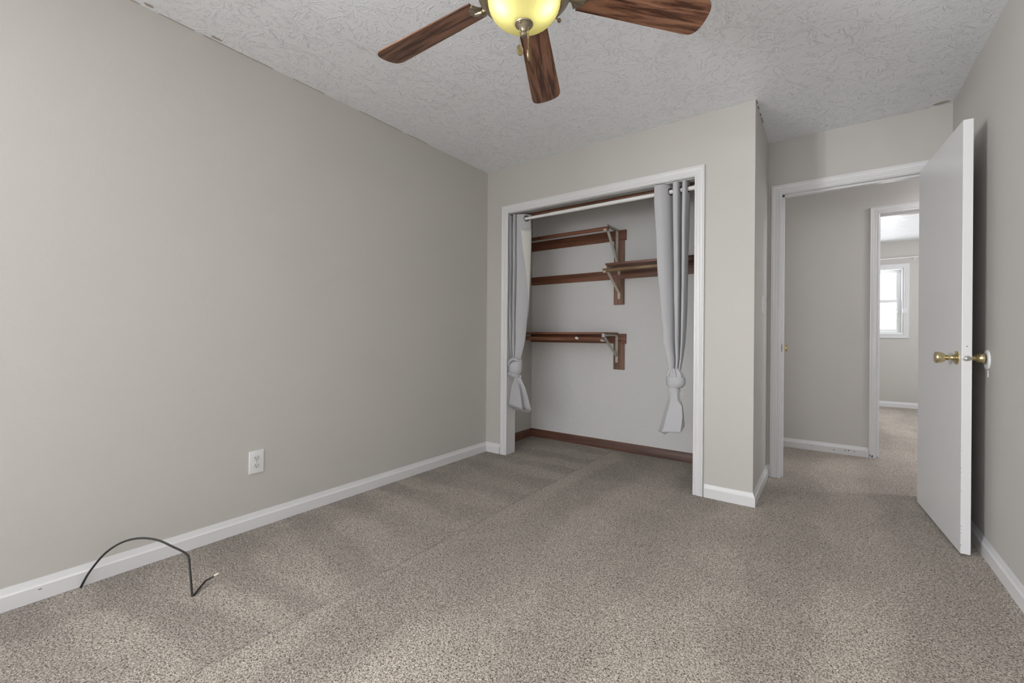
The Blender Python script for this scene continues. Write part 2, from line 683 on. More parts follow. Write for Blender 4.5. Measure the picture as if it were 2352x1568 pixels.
# bedroom
PX0, PX1, PZ0, PZ1 = .03, .905, 1.085, 2.045
bm = new_bm()
box(bm, -1.3, PX0, yF, yF + T, FZ, H)
box(bm, PX1, HX1, yF, yF + T, FZ, H)
box(bm, PX0, PX1, yF, yF + T, FZ, PZ0)
box(bm, PX0, PX1, yF, yF + T, PZ1, H)
struct('wall_bedroom', bm, M['wall'], 'greige wall with the small window in the room across the hall', 'wall')
bm = new_bm()
box(bm, -1.3 - T, -1.3, yH + T, yF + T, FZ, H)
box(bm, -1.3, HX0 - T, yH, yH + T, FZ, H)
struct('wall_bedroom_side', bm, M['wall'], 'side wall of the room across the hall', 'wall')

# ------------------------------------------------------------------ trim
CAS = [(0, 0), (0, .008), (.003, .010), (.012, .010), (.014, .0075), (.017, .0075), (.020, .0105), (.030, .0125),
       (.034, .0112), (.038, .0132), (.048, .0150), (.050, .0138), (.054, .0160), (.0605, .0150), (.0605, 0)]


def casing(bm, x0, x1, z0, ztop, y, side=-1):
    """side -1: on a wall seen from smaller y; side +1: on the other side"""
    path = [(x0, y, z0), (x0, y, ztop), (x1, y, ztop), (x1, y, z0)]
    prof = [(a, b) for a, b in CAS]
    if side > 0:
        prof = prof[::-1]
    sweep(bm, prof, path, (1, 0, 0), (0, 0, 1), (0, side, 0)) if side > 0 else sweep_neg(bm, prof, path)


def sweep_neg(bm, prof, path):
    # plane normal is -y: heights measured from -y
    n = Vector((0, -1, 0))
    sweep(bm, prof, path, (1, 0, 0), (0, 0, 1), n)


# closet opening
bm = new_bm()
casing(bm, CX0 + .005, CX1 - .005 + .0, FZ, CZ + .003, yB)
box(bm, CX0 - J, CX0, yB, yB + T + .004, FZ, CZ)
box(bm, CX1, CX1 + J, yB, yB + T + .004, FZ, CZ)
box(bm, CX0 - J, CX1 + J, yB, yB + .072, CZ, CZ + J)
struct('trim_1', bm, M['trim'], 'white moulded casing around the closet opening', 'door trim', 30)
bm = new_bm()
box(bm, CX0 - J, CX1 + J, yB + .078, yB + T + .004, CZ - .004, CZ + J)
box(bm, CX0, CX1, yB + T + .004, yB + T + .020, CZ - .012, CZ + .05)
struct('trim_2', bm, M['stain'], 'red-brown unpainted wood strip inside the closet head', 'door trim')
t = thing('door_track', (-1.43, yB + .045, CZ), 'dull metal sliding door track under the closet head', 'door track')
bm = new_bm()
for yy in (.022, .047, .072):
    box(bm, CX0 + .002, CX1 - .002, yB + yy - .0015, yB + yy + .0015, CZ - .007, CZ)
box(bm, CX0 + .002, CX1 - .002, yB + .020, yB + .074, CZ - .003, CZ)
mk('rail', bm, M['track'], t)

# doorway to the hall
bm = new_bm()
casing(bm, DX0 - .006, DX1 + .006, FZ, DZ + .005, yD)
box(bm, DX0 - J, DX0, yD - .002, yD + T + .002, FZ, DZ)
box(bm, DX1, DX1 + J, yD - .002, yD + T + .002, FZ, DZ)
box(bm, DX0 - J, DX1 + J, yD - .002, yD + T + .002, DZ, DZ + J)
box(bm, DX0, DX0 + .012, yD + .036, yD + .071, FZ, DZ)
box(bm, DX1 - .012, DX1, yD + .036, yD + .071, FZ, DZ)
box(bm, DX0, DX1, yD + .036, yD + .071, DZ - .012, DZ)
casing(bm, DX0 - .006, DX1 + .006, FZ, DZ + .005, yD + T, 1)
struct('trim_3', bm, M['trim'], 'white moulded casing around the hall doorway', 'door trim', 30)
t = thing('strike_plate', (DX0, yD + .018, .945), 'small metal strike plate on the white door jamb', 'strike plate')
bm = new_bm()
box(bm, DX0, DX0 + .002, yD + .002, yD + .034, .917, .973)
mk('plate', bm, flat('worn_strike_metal', (.16, .15, .14, 1), .45, .8), t)
bm = new_bm()
box(bm, DX0 + .0019, DX0 + .0026, yD + .012, yD + .026, .932, .958)
mk('latch_hole', bm, M['dark'], t)

# bedroom doorway across the hall
bm = new_bm()
casing(bm, BX0 - .006, BX1 + .006, FZ, BZ + .005, yH)
box(bm, BX0 - J, BX0, yH, yH + T + .002, FZ, BZ)
box(bm, BX1, BX1 + J, yH, yH + T + .002, FZ, BZ)
box(bm, BX0 - J, BX1 + J, yH, yH + T + .002, BZ, BZ + J)
box(bm, BX0, BX1, yH + .04, yH + .075, BZ - .012, BZ)
TR4 = struct('trim_4', bm, M['trim'], 'white casing of the second doorway across the hall', 'door trim', 30)

# baseboards: path keeps the wall on its right, so the room is on the left (a)
BBP = [(0, 0), (.0135, 0), (.0135, .057), (.0100, .0620), (.0085, .0640), (.0080, .0665), (.0030, .0815), (.0025, .0855), (0, .0855)]


def baseboard(name, path, mat, label, prof=BBP):
    bm = new_bm()
    sweep(bm, prof, [(x, y, FZ - .004) for x, y in path], (1, 0, 0), (0, 1, 0), (0, 0, 1))
    return struct(name, bm, mat, label, 'baseboard', 30)


BBL = baseboard('baseboard_left', [(CX0 - .062, yB), (xL, yB), (xL, yR)], M['trim'], 'long white baseboard under the plain wall with the outlet')
baseboard('baseboard_back', [(DX0 - .068, yD), (xC, yD), (xC, yB), (CX1 + .062, yB)], M['trim'], 'white baseboard wrapping the corner beside the closet opening')
baseboard('baseboard_right', [(xR, yR), (xR, yD)], M['trim'], 'white baseboard running behind the open door')
baseboard('baseboard_rear', [(xL, yR), (xR, yR)], M['trim'], 'white baseboard under the wide window')
baseboard('baseboard_closet', [(xC - T, yB + T), (xC - T, yD), (xL, yD), (xL, yB + T)], M['base_brown'], 'dark brown stained baseboard inside the closet',
          [(0, 0), (.012, 0), (.012, .062), (.009, .068), (.007, .078), (.004, .082), (0, .082)])
BBH = baseboard('baseboard_hall', [(BX0 - .068, yH), (HX0, yH)], M['trim'], 'white chipped baseboard in the hall')
baseboard('baseboard_bedroom', [(HX1, yF), (-1.3, yF)], M['trim'], 'white baseboard under the small bedroom window')


# chips in the paint of the hall baseboard and its casing, a nick in the long baseboard
def chip(parent, x0, x1, y0, y1, z0, z1):
    bm = new_bm()
    box(bm, x0, x1, y0, y1, z0, z1)
    mk('paint_chip', bm, M['dark'], parent)


for x_, z_, a_, b_ in ((.060, .040, .003, .004), (.138, .046, .004, .003), (.162, .049, .006, .003), (.200, .046, .002, .005), (-.10, .055, .0025, .0025)):
    chip(BBH, x_ - a_, x_ + a_, yH - .0141, yH - .0130, z_ - b_, z_ + b_)
for x_, z_, a_, b_ in ((.303, .030, .0025, .008), (.318, .027, .004, .006), (.352, .024, .0025, .003)):
    chip(TR4, x_ - a_, x_ + a_, yH - .0175, yH - .0095, z_ - b_, z_ + b_)
chip(BBL, xL + .0130, xL + .0140, .277, .286, .051, .0535)


# ------------------------------------------------------------------ windows
def window(name, x0, x1, z0, z1, y, inward, label, both=True):
    """double-hung window in a wall whose room face is at y; inward = +1 if the room lies at larger y"""
    t = thing(name, ((x0 + x1) / 2, y, z0), label, 'window')
    t['kind'] = 'structure'
    s = inward
    bm = new_bm()
    pr = [(a, b) for a, b in CAS]
    path = [(x0, y, z0), (x0, y, z1), (x1, y, z1), (x1, y, z0), (x0, y, z0)]
    # four mitred sides
    n = Vector((0, s, 0))
    e1, e2 = Vector((1, 0, 0)), Vector((0, 0, 1))
    corners = [(x0, z0, -1, -1), (x0, z1, -1, 1), (x1, z1, 1, 1), (x1, z0, 1, -1)]
    rings = [[bm.verts.new((cx + dx * a, y + s * b, cz + dz * a)) for a, b in pr] for cx, cz, dx, dz in corners]
    for i in range(4):
        A, B = rings[i], rings[(i + 1) % 4]
        for j in range(len(pr)):
            j2 = (j + 1) % len(pr)
            bm.faces.new((A[j], A[j2], B[j2], B[j]))
    mk('casing', bm, M['trim'], t, 30)
    bm = new_bm()
    ya, yb = sorted((y, y - s * T))
    f = .018
    box(bm, x0, x0 + f, ya, yb, z0, z1)
    box(bm, x1 - f, x1, ya, yb, z0, z1)
    box(bm, x0 + f, x1 - f, ya, yb, z1 - f, z1)
    box(bm, x0 + f, x1 - f, ya, yb, z0, z0 + f)
    mk('jamb', bm, M['vinyl'], t)
    zm = (z0 + z1) / 2
    for (a, b, d) in ((z0 + f, zm + .02, .055), (zm - .02, z1 - f, .085)):
        q = .055
        yc = y - s * d
        bm = new_bm()
        box(bm, x0 + f, x0 + f + q, yc - .013, yc + .013, a, b)
        box(bm, x1 - f - q, x1 - f, yc - .013, yc + .013, a, b)
        box(bm, x0 + f + q, x1 - f - q, yc - .013, yc + .013, a, a + .05)
        box(bm, x0 + f + q, x1 - f - q, yc - .013, yc + .013, b - .04, b)
        sash = mk('sash', bm, M['vinyl'], t)
        bm = new_bm()
        box(bm, x0 + f + q, x1 - f - q, yc - .002, yc + .002, a + .05, b - .04)
        mk('pane', bm, M['glass'], sash)
    bm = new_bm()
    xm = x0 + .62 * (x1 - x0)
    for zz in (z0 + f + .012, z1 - f - .03):
        box(bm, xm - .09, xm + .09, y - s * .044, y - s * .036, zz, zz + .012) if s > 0 else box(bm, xm - .09, xm + .09, y - s * .036, y - s * .044, zz, zz + .012)
    mk('finger_lift', bm, M['vinyl'], t)
    return t


window('window_1', PX0, PX1, PZ0, PZ1, yF, -1, 'small white double-hung window in the room across the hall')
window('window_2', WX0, WX1, WZ0, WZ1, yR, 1, 'wide white double-hung window on the daylight side of the room')

# unglazed frame added out of sight for the bedroom's side fill light
bm = new_bm()
for (a, b, c, d) in ((5.98, 6.01, .98, 2.12), (7.19, 7.22, .98, 2.12), (6.01, 7.19, .98, 1.01), (6.01, 7.19, 2.09, 2.12), (6.585, 6.615, 1.01, 2.09)):
    box(bm, HX1 - .01, HX1 + T, a, b, c, d)
struct('added_window_3', bm, M['trim'], 'added white window frame, unseen, in the side wall of the room across the hall', 'window')

# frame of the window in the long wall, behind the camera
bm = new_bm()
for (a, b, c, d) in ((-2.56, -2.53, .90, 2.10), (-1.27, -1.24, .90, 2.10), (-2.53, -1.27, .90, .93), (-2.53, -1.27, 2.07, 2.10), (-1.915, -1.885, .93, 2.07)):
    box(bm, xL - T, xL + .01, a, b, c, d)
struct('window_4', bm, M['trim'], 'white window frame in the long wall, nearest the rear corner', 'window')

# window alarm contact on the bedroom window
t = thing('window_sensor', (.911, yF - .016, 1.415), 'tiny white alarm contact on the bedroom window casing', 'sensor')
bm = new_bm()
box(bm, .890, .938, yF - .034, yF - .0155, 1.385, 1.450)
bevel_all(bm, .003)
mk('sensor_box', bm, M['plastic'], t)
bm = new_bm()
box(bm, .842, .868, yF + .020, yF + .043, 1.392, 1.428)
bevel_all(bm, .003)
mk('magnet', bm, M['plastic'], t)

# curtain rod above it
t = thing('curtain_rod', (.45, yF - .06, 2.19), 'thin white curtain rod above the small bedroom window', 'curtain rod')
bm = new_bm()
tube(bm, [(-.15, yF - .06, 2.185), (1.20, yF - .06, 2.185)], .006, 10)
mk('rod', bm, M['rod_white'], t, 40)
for xx in (-.12, 1.02):
    bm = new_bm()
    box(bm, xx - .006, xx + .006, yF - .068, yF - .0005, 2.170, 2.178)
    box(bm, xx - .008, xx + .008, yF - .004, yF, 2.150, 2.200)
    mk('bracket', bm, M['rod_white'], t)

# ------------------------------------------------------------------ doors
# open bedroom door (swung into the room, almost square to its wall)
f0, h0 = Vector((.511, 2.866, 0)), Vector((.456, 3.612, 0))
du = (f0 - h0).normalized()              # hinge -> free edge
dn = Vector((-du.y, du.x, 0))            # towards the wall behind the door
if dn.x < 0:
    dn = -dn
TH, LEN, Z0, Z1 = .035, (f0 - h0).length, .022, 2.042
t = thing('door_1', (h0.x, h0.y, Z0), 'plain white slab door standing open beside the hall doorway', 'door')
t['kind'] = 'structure'


def dpt(u, v, z):
    """u along the slab from the hinge, v through it from the face the camera sees"""
    p = h0 + du * u + dn * v
    return Vector((p.x, p.y, z))


bm = new_bm()
vs = [bm.verts.new(dpt(u, v, z)) for z in (Z0, Z1) for v in (0, TH) for u in (0, LEN)]
for f in ((0, 2, 3, 1), (4, 5, 7, 6), (0, 1, 5, 4), (2, 6, 7, 3), (0, 4, 6, 2), (1, 3, 7, 5)):
    bm.faces.new([vs[i] for i in f])
bevel_all(bm, .0015, 2)
mk('slab', bm, M['door'], t)
KZ = .931
KU = LEN - .062
# tulip knob: rosette, neck, cup
ROS = [(0, 0), (.0325, 0), (.0325, .003), (.030, .006), (.019, .010), (.013, .016), (.0105, .022), (.0105, .028), (.0135, .030), (.0135, .033),
       (.011, .035), (.016, .040), (.0225, .048), (.0265, .058), (.0278, .068), (.0278, .074), (.0262, .0768), (.024, .0772), (.023, .0762), (.012, .0768), (0, .0768)]


def knob(base, d, parent, sub_label, mat, scale=1.0, ls=None):
    ls = ls or scale
    bm = new_bm()
    lathe(bm, [(r * scale, q * ls) for r, q in ROS[:8]], base, frame_of(d), 40)
    o = mk('rosette', bm, mat, parent, 35)
    bm = new_bm()
    lathe(bm, [(.0001, .024 * ls)] + [(r * scale, q * ls) for r, q in ROS[7:]], base, frame_of(d), 40)
    mk('knob', bm, mat, o, 35)
    return o


knob(dpt(KU, 0, KZ), -dn, t, '', M['brass'])
knob(dpt(KU, TH, KZ), dn, t, '', M['brass'], .94, .70)
bm = new_bm()
lathe(bm, [(0, 0), (.0125, 0), (.0125, .0015), (.011, .002), (0, .002)], (0, 0, 0), 'Z', 32)
bmesh.ops.scale(bm, vec=(1, 1.35, 1), verts=list(bm.verts))
a, b, d = frame_of(du)
R3 = Matrix((dn, Vector((0, 0, 1)), du)).transposed()
bmesh.ops.transform(bm, matrix=Matrix.Translation(dpt(LEN, TH / 2, KZ)) @ Matrix.Rotation(0, 4, 'Z') @ R3.to_4x4() @ Matrix.Rotation(PI / 2, 4, 'Z') , verts=list(bm.verts))
lp = mk('latch_plate', bm, M['steel'], t, 30)
bm = new_bm()
obox(bm, dpt(LEN + .004, TH / 2, KZ), .012, .012, .010, R3)
bevel_all(bm, .003)
mk('latch_bolt', bm, M['steel'], lp)
bm = new_bm()
lathe(bm, [(0, 0), (.0022, 0), (.0022, .0006), (0, .0006)], dpt(LEN, TH / 2, .987), frame_of(du), 16)
mk('screw_hole', bm, M['dark'], t)
# worn nicks along the slab's edge
bm = new_bm()
for (z, sz, v) in ((.062, .005, .001), (.118, .0025, .002), (.135, .0016, .0008), (.150, .0045, .0012), (.315, .0022, .0008), (.42, .002, .0007), (.50, .0016, .0007), (.52, .002, .0006), (.40, .0015, .0006)):
    obox(bm, dpt(LEN, v, z), .0022, .0012, sz * 2, R3)
mk('paint_chip', bm, M['dark'], t)
for hz in (.22, 1.03, 1.84):
    bm = new_bm()
    p = dpt(-.006, TH + .004, hz)
    tube(bm, [p - Vector((0, 0, .045)), p + Vector((0, 0, .045))], .006, 12)
    obox(bm, dpt(-.0008, TH * .5, hz), .0016, .030, .088, Matrix((du, dn, Vector((0, 0, 1)))).transposed())
    mk('hinge', bm, M['brass_old'], t, 40)

# closed door at the end of the hall, only its knob shows past the jamb
t = thing('door_2', (HX0 - .001, (EY0 + EY1) / 2, FZ), 'closed door at the end of the hall with a brass knob', 'door')
t['kind'] = 'structure'
bm = new_bm()
box(bm, HX0 - .036, HX0 - .001, EY0 + .003, EY1 - .003, FZ + .01, 2.045)
bevel_all(bm, .0015)
mk('slab', bm, M['door'], t)
knob(Vector((HX0 - .001, 4.30, .932)), Vector((1, 0, 0)), t, '', M['brass'])

# white wall bumper behind the knob
t = thing('door_bumper', (xR, 2.935, .925), 'round white door stop bumper on the wall behind the brass knob', 'door stop')
bm = new_bm()
lathe(bm, [(0, 0), (.046, 0), (.046, .002), (.043, .006), (.034, .008), (.026, .007), (.020, .0045), (0, .0035)], (xR, 2.935, .925), frame_of((-1, 0, 0)), 40)
mk('disc', bm, M['plastic'], t, 35)
bm = new_bm()
tube(bm, [(xR - .001, 2.925, .878), (xR - .001, 2.924, .845)], .0012, 8)
mk('paint_drip', bm, M['plastic'], t)

# ------------------------------------------------------------------ wall plates
oy, oz = 1.0515, .352
t = thing('wall_outlet', (xL, oy, oz), 'white duplex power outlet low on the long plain wall', 'outlet')
bm = new_bm()
box(bm, xL, xL + .006, oy - .036, oy + .036, oz - .058, oz + .058)
top = [e for e in bm.edges if all(v.co.x > xL + .003 for v in e.verts)]
bmesh.ops.bevel(bm, geom=top, offset=.003, segments=3, profile=.5, affect='EDGES')
mk('cover_plate', bm, M['plastic'], t, 40)
for s in (1, -1):
    cz = oz + s * .0195
    bm = new_bm()
    ring = []
    for k in range(40):
        a = 2 * PI * k / 40
        y_, z_ = .0172 * math.cos(a), .0172 * math.sin(a)
        z_ = max(-.0138, min(.0138, z_))
        ring.append((y_, z_))
    lo = [bm.verts.new((xL + .004, oy + p, cz + q)) for p, q in ring]
    hi = [bm.verts.new((xL + .0074, oy + p * .97, cz + q * .97)) for p, q in ring]
    for k in range(40):
        bm.faces.new((lo[k], lo[(k + 1) % 40], hi[(k + 1) % 40], hi[k]))
    bm.faces.new(hi)
    r = mk('receptacle', bm, M['plastic_grey'], t, 40)
    for (dy, dz, w_, h_) in ((-.0063, .0035, .0011, .0042), (.0063, .0035, .0010, .0034)):
        bm = new_bm()
        box(bm, xL + .0070, xL + .0077, oy + dy - w_, oy + dy + w_, cz + dz - h_, cz + dz + h_)
        mk('slot', bm, M['dark'], r)
    bm = new_bm()
    lathe(bm, [(0, 0), (.0024, 0), (.0024, .0007), (0, .0007)], (xL + .0070, oy, cz - .0065), 'X', 16)
    mk('ground_hole', bm, M['dark'], r)
bm = new_bm()
lathe(bm, [(0, 0), (.003, 0), (.003, .0008), (.002, .0015), (0, .0016)], (xL + .006, oy, oz), 'X', 20)
mk('screw', bm, M['steel'], t)

sy, sz = 3.345, 1.24
t = thing('light_switch', (xC, sy, sz), 'white toggle light switch on the narrow wall beside the doorway', 'light switch')
bm = new_bm()
box(bm, xC, xC + .006, sy - .036, sy + .036, sz - .060, sz + .060)
top = [e for e in bm.edges if all(v.co.x > xC + .003 for v in e.verts)]
bmesh.ops.bevel(bm, geom=top, offset=.003, segments=3, profile=.5, affect='EDGES')
mk('cover_plate', bm, M['plastic'], t, 40)
bm = new_bm()
obox(bm, (xC + .010, sy, sz + .004), .020, .009, .011, Matrix.Rotation(-.4, 3, 'Y'))
bevel_all(bm, .0015)
mk('toggle', bm, M['plastic'], t)
for s in (1, -1):
    bm = new_bm()
    lathe(bm, [(0, 0), (.003, 0), (.003, .0008), (0, .0015)], (xC + .006, sy, sz + s * .030), 'X', 16)
    mk('screw', bm, M['plastic'], t)

# fill lamp added to brighten the hall, beyond the doorway's sight line
t = thing('hall_fill_lamp', (1.55, 4.27, H), 'added round white fill lamp on the hall ceiling, out of view', 'lamp')
bm = new_bm()
lathe(bm, [(0, 0), (.15, 0), (.15, -.02), (.14, -.025), (0, -.025)], (1.55, 4.27, H), 'Z', 40)
mk('base', bm, M['trim'], t, 35)
bm = new_bm()
lathe(bm, [(.138, -.0252), (.130, -.050), (.095, -.075), (.05, -.085), (0, -.087)], (1.55, 4.27, H), 'Z', 40)
mk('diffuser', bm, emit('hall_fill_glow', (1.0, .99, 1.0, 1), 90.0), t, 60)

# ------------------------------------------------------------------ loose cable on the carpet
t = thing('coaxial_cable', (-2.388, .392, FZ), 'loose black cable arching from the baseboard onto the carpet', 'cable')
bm = new_bm()
path = [(-2.391, .386, -.005), (-2.388, .392, .014), (-2.375, .415, .069), (-2.355, .457, .131), (-2.325, .504, .166), (-2.285, .551, .175), (-2.235, .595, .164),
        (-2.180, .631, .138), (-2.120, .655, .121), (-2.093, .658, .105), (-2.070, .654, .078), (-2.020, .643, .040), (-1.975, .632, .016),
        (-1.966, .633, .0135), (-1.972, .642, .0145), (-1.986, .656, .018), (-2.003, .676, .023), (-2.012, .692, .029), (-2.006, .708, .035), (-2.001, .7185, .041)]
tube(bm, smooth_pts(path, 8), .0040, 14)
mk('jacket', bm, M['cable'], t, 60)
bm = new_bm()
d = Vector((.006, .0085, .0045)).normalized()
p0 = Vector((-2.001, .7185, .041)) - d * .002
lathe(bm, [(0, 0), (.0050, 0), (.0052, .006), (.0047, .009), (.0053, .010), (.0053, .017), (.0040, .018), (0, .018)], p0, frame_of(d), 20)
mk('connector', bm, flat('pale_connector', (.55, .54, .46, 1), .4, .2), t, 35)

# ------------------------------------------------------------------ closet: boards, brackets, rods, shelves
YW = yD                     # plane of the closet's back wall
BT = .019


def board(name, x0, x1, z0, z1, label, mat, group, y1=YW, th=BT):
    bm = new_bm()
    box(bm, x0, x1, y1 - th, y1, z0, z1)
    bevel_all(bm, .0015, 1)
    return tag(mk(name, bm, mat), label, 'wall board', group)


GRP = 'stained boards screwed to the closet wall'
board('wall_cleat', xL, -1.423, 1.866, 1.955, 'highest horizontal stained board on the closet back wall, bare of any shelf', M['stain'], GRP)
board('wall_cleat', xL, xC - T, 1.526, 1.604, 'longest horizontal stained board across the middle of the closet wall', M['stain'], GRP)
board('wall_cleat', xL, -1.418, .957, 1.043, 'lowest horizontal stained board under the closet shelf', M['stain'], GRP)
# the two uprights are let in flush behind the horizontals
bm = new_bm()
box(bm, -1.532, -1.438, YW - BT, YW, 1.604, 1.866)
box(bm, -1.532, -1.438, YW - BT, YW, 1.300, 1.526)
bevel_all(bm, .0015, 1)
tag(mk('wall_upright', bm, M['stain_v']), 'taller vertical stained board carrying the two upper brackets', 'wall board', GRP)
bm = new_bm()
box(bm, -1.531, -1.433, YW - BT, YW, .728, .957)
bevel_all(bm, .0015, 1)
tag(mk('wall_upright', bm, M['stain_v']), 'short vertical stained board under the lowest bracket', 'wall board', GRP)


def bracket(x, zt, drop, yf, mat, label, hookmat, gap=False):
    """folded steel shelf-and-rod bracket: wall strap, arm, diagonal brace, rod hook"""
    yw = YW - BT
    t = thing('shelf_bracket', (x, yw, zt - drop), label, 'bracket', 'closet shelf and rod brackets')
    hw = .011
    bm = new_bm()
    if gap:
        box(bm, x - hw, x + hw, yw - .003, yw, zt - .040, zt)
        mk('wall_strap', bm, mat, t)
        bm = new_bm()
        box(bm, x - hw, x + hw, yw - .003, yw, zt - drop + .010, zt - drop + .060)
    else:
        box(bm, x - hw, x + hw, yw - .003, yw, zt - drop + .010, zt)
    lathe(bm, [(0, 0), (hw, 0), (hw, .0026), (0, .0026)], (x, yw, zt - drop + .011), frame_of((0, -1, 0)), 24)
    mk('foot_tab' if gap else 'wall_strap', bm, mat, t, 30)
    bm = new_bm()
    box(bm, x - hw, x + hw, yf, yw, zt - .003, zt)
    box(bm, x - hw, x - hw + .002, yf + .01, yw - .01, zt - .014, zt - .003)
    box(bm, x + hw - .002, x + hw, yf + .01, yw - .01, zt - .014, zt - .003)
    box(bm, x - hw, x + hw, yf - .003, yf, zt - .030, zt + .006)
    mk('arm', bm, mat, t)
    # brace: a shallow channel from the foot of the strap to the front of the arm
    a = Vector((x, yw - .006, zt - drop + .056))
    b = Vector((x, yf + .022, zt - .030))
    d = (b - a)
    e = d.normalized()
    R = Matrix((Vector((1, 0, 0)), e, Vector((1, 0, 0)).cross(e))).transposed()
    bm = new_bm()
    c = (a + b) / 2
    obox(bm, c, 2 * hw * .85, d.length + .012, .003, R)
    for s in (-1, 1):
        obox(bm, c + Vector((s * hw * .85, 0, 0)) - R @ Vector((0, 0, .004)), .002, d.length, .010, R)
    mk('brace', bm, mat, t)
    # hook under the front of the arm
    bm = new_bm()
    yc, zc, rr = yf - .008, zt - .040, .0185
    pts = [Vector((0, yf - .0015, zt - .012))] + [Vector((0, yc + rr * math.cos(q), zc + rr * math.sin(q))) for q in [PI * .12 - k * (PI * 1.05) / 12 for k in range(13)]]
    n = len(pts)
    for sx in (-1, 1):
        pass
    rows = []
    for i, p in enumerate(pts):
        tg = (pts[min(i + 1, n - 1)] - pts[max(i - 1, 0)]).normalized()
        nn = Vector((0, -tg.z, tg.y)) * .0014
        rows.append([bm.verts.new((x + sx * .013, (p + s * nn).y, (p + s * nn).z)) for sx, s in ((-1, -1), (1, -1), (1, 1), (-1, 1))])
    for A, B in zip(rows, rows[1:]):
        for k in range(4):
            bm.faces.new((A[k], A[(k + 1) % 4], B[(k + 1) % 4], B[k]))
    bm.faces.new(rows[0])
    bm.faces.new(rows[-1][::-1])
    mk('rod_hook', bm, hookmat, t, 40)
    for zz in (zt - (.030 if gap else .058), zt - drop + .016):
        bm = new_bm()
        lathe(bm, [(0, 0), (.0026, 0), (.0026, .0008), (0, .0008)], (x, yw - .0028, zz), frame_of((0, -1, 0)), 16)
        mk('screw_hole', bm, M['dark'], t)
    return t


bracket(-1.503, 1.962, .338, 3.405, M['bracket'], 'tallest grey metal bracket, holding only a rod near the closet top', M['bracket_cream'])
bracket(-1.483, 1.604, .256, 3.352, M['bracket_cream'], 'cream metal bracket under the shelf half hidden by the curtain', M['bracket_cream'], True)
bracket(-1.500, 1.036, .248, 3.358, M['bracket'], 'lowest grey metal bracket under the end of the closet shelf', M['plastic'])


def rod(x0, x1, y, z, r, mat, label):
    bm = new_bm()
    tube(bm, [(x0, y, z), (x1, y, z)], r, 24)
    return tag(mk('closet_rod', bm, mat, None, 40), label, 'closet rod', 'wooden hanging rods in the closet')


rod(xL, -1.478, 3.397, 1.9225, .0165, M['stain'], 'red-brown hanging rod near the closet top, without a shelf over it')
rod(-1.498, xC - T, 3.344, 1.5645, .0165, M['rod_pale'], 'worn pale hanging rod under the shelf behind the knotted curtain')
rod(xL, -1.490, 3.350, .9965, .0165, M['stain'], 'lowest red-brown hanging rod with a white scrap on it')


def shelf(x0, x1, y0, z0, label):
    bm = new_bm()
    box(bm, x0, x1, y0, YW - BT, z0, z0 + .018)
    bevel_all(bm, .0015, 1)
    return tag(mk('closet_shelf', bm, M['stain']), label, 'shelf', 'stained closet shelves')


shelf(-1.482, xC - T, 3.345, 1.6045, 'stained shelf running behind the longer knotted curtain')
shelf(xL, -1.489, 3.358, 1.0365, 'lower stained shelf at the closet end with the shorter curtain')

bm = new_bm()
lathe(bm, [(0, -.014), (.006, -.012), (.009, -.004), (.008, .004), (.010, .010), (.005, .016), (0, .017)], (0, 0, 0), 'X', 20,
      lambda a, i: 1 + .25 * math.sin(3 * a + i))
bmesh.ops.transform(bm, matrix=Matrix.Translation((-1.735, 3.336, 1.003)) @ Matrix.Rotation(.5, 4, 'Y') @ Matrix.Scale(1.1, 4), verts=list(bm.verts))
tag(mk('paper_scrap', bm, M['plastic'], None, 60), 'small crumpled white scrap stuck on the lowest closet rod', 'scrap')
bm = new_bm()
box(bm, -1.548, -1.5455, 3.520, 3.524, 1.004, 1.0365)
tag(mk('nail', bm, M['steel']), 'bare nail sticking down under the lower closet shelf', 'nail')

# ------------------------------------------------------------------ curtain rod and curtains
RY, RZ = 3.000, 2.000
t = thing('tension_rod', (-1.43, RY, RZ), 'white tension rod across the top of the closet opening', 'curtain rod')
bm = new_bm()
tube(bm, [(-1.80, RY, RZ), (CX1 - .012, RY, RZ)], .0145, 24)
mk('outer_tube', bm, M['rod_white'], t, 40)
bm = new_bm()
tube(bm, [(CX0 + .012, RY, RZ), (-1.80, RY, RZ)], .0122, 24)
mk('inner_tube', bm, M['rod_white'], t, 40)
for x0, x1 in ((CX0, CX0 + .014), (CX1 - .022, CX1)):
    bm = new_bm()
    tube(bm, [(x0, RY, RZ), (x1, RY, RZ)], .0185, 24)
    mk('end_cap', bm, M['rod_white'], t, 40)


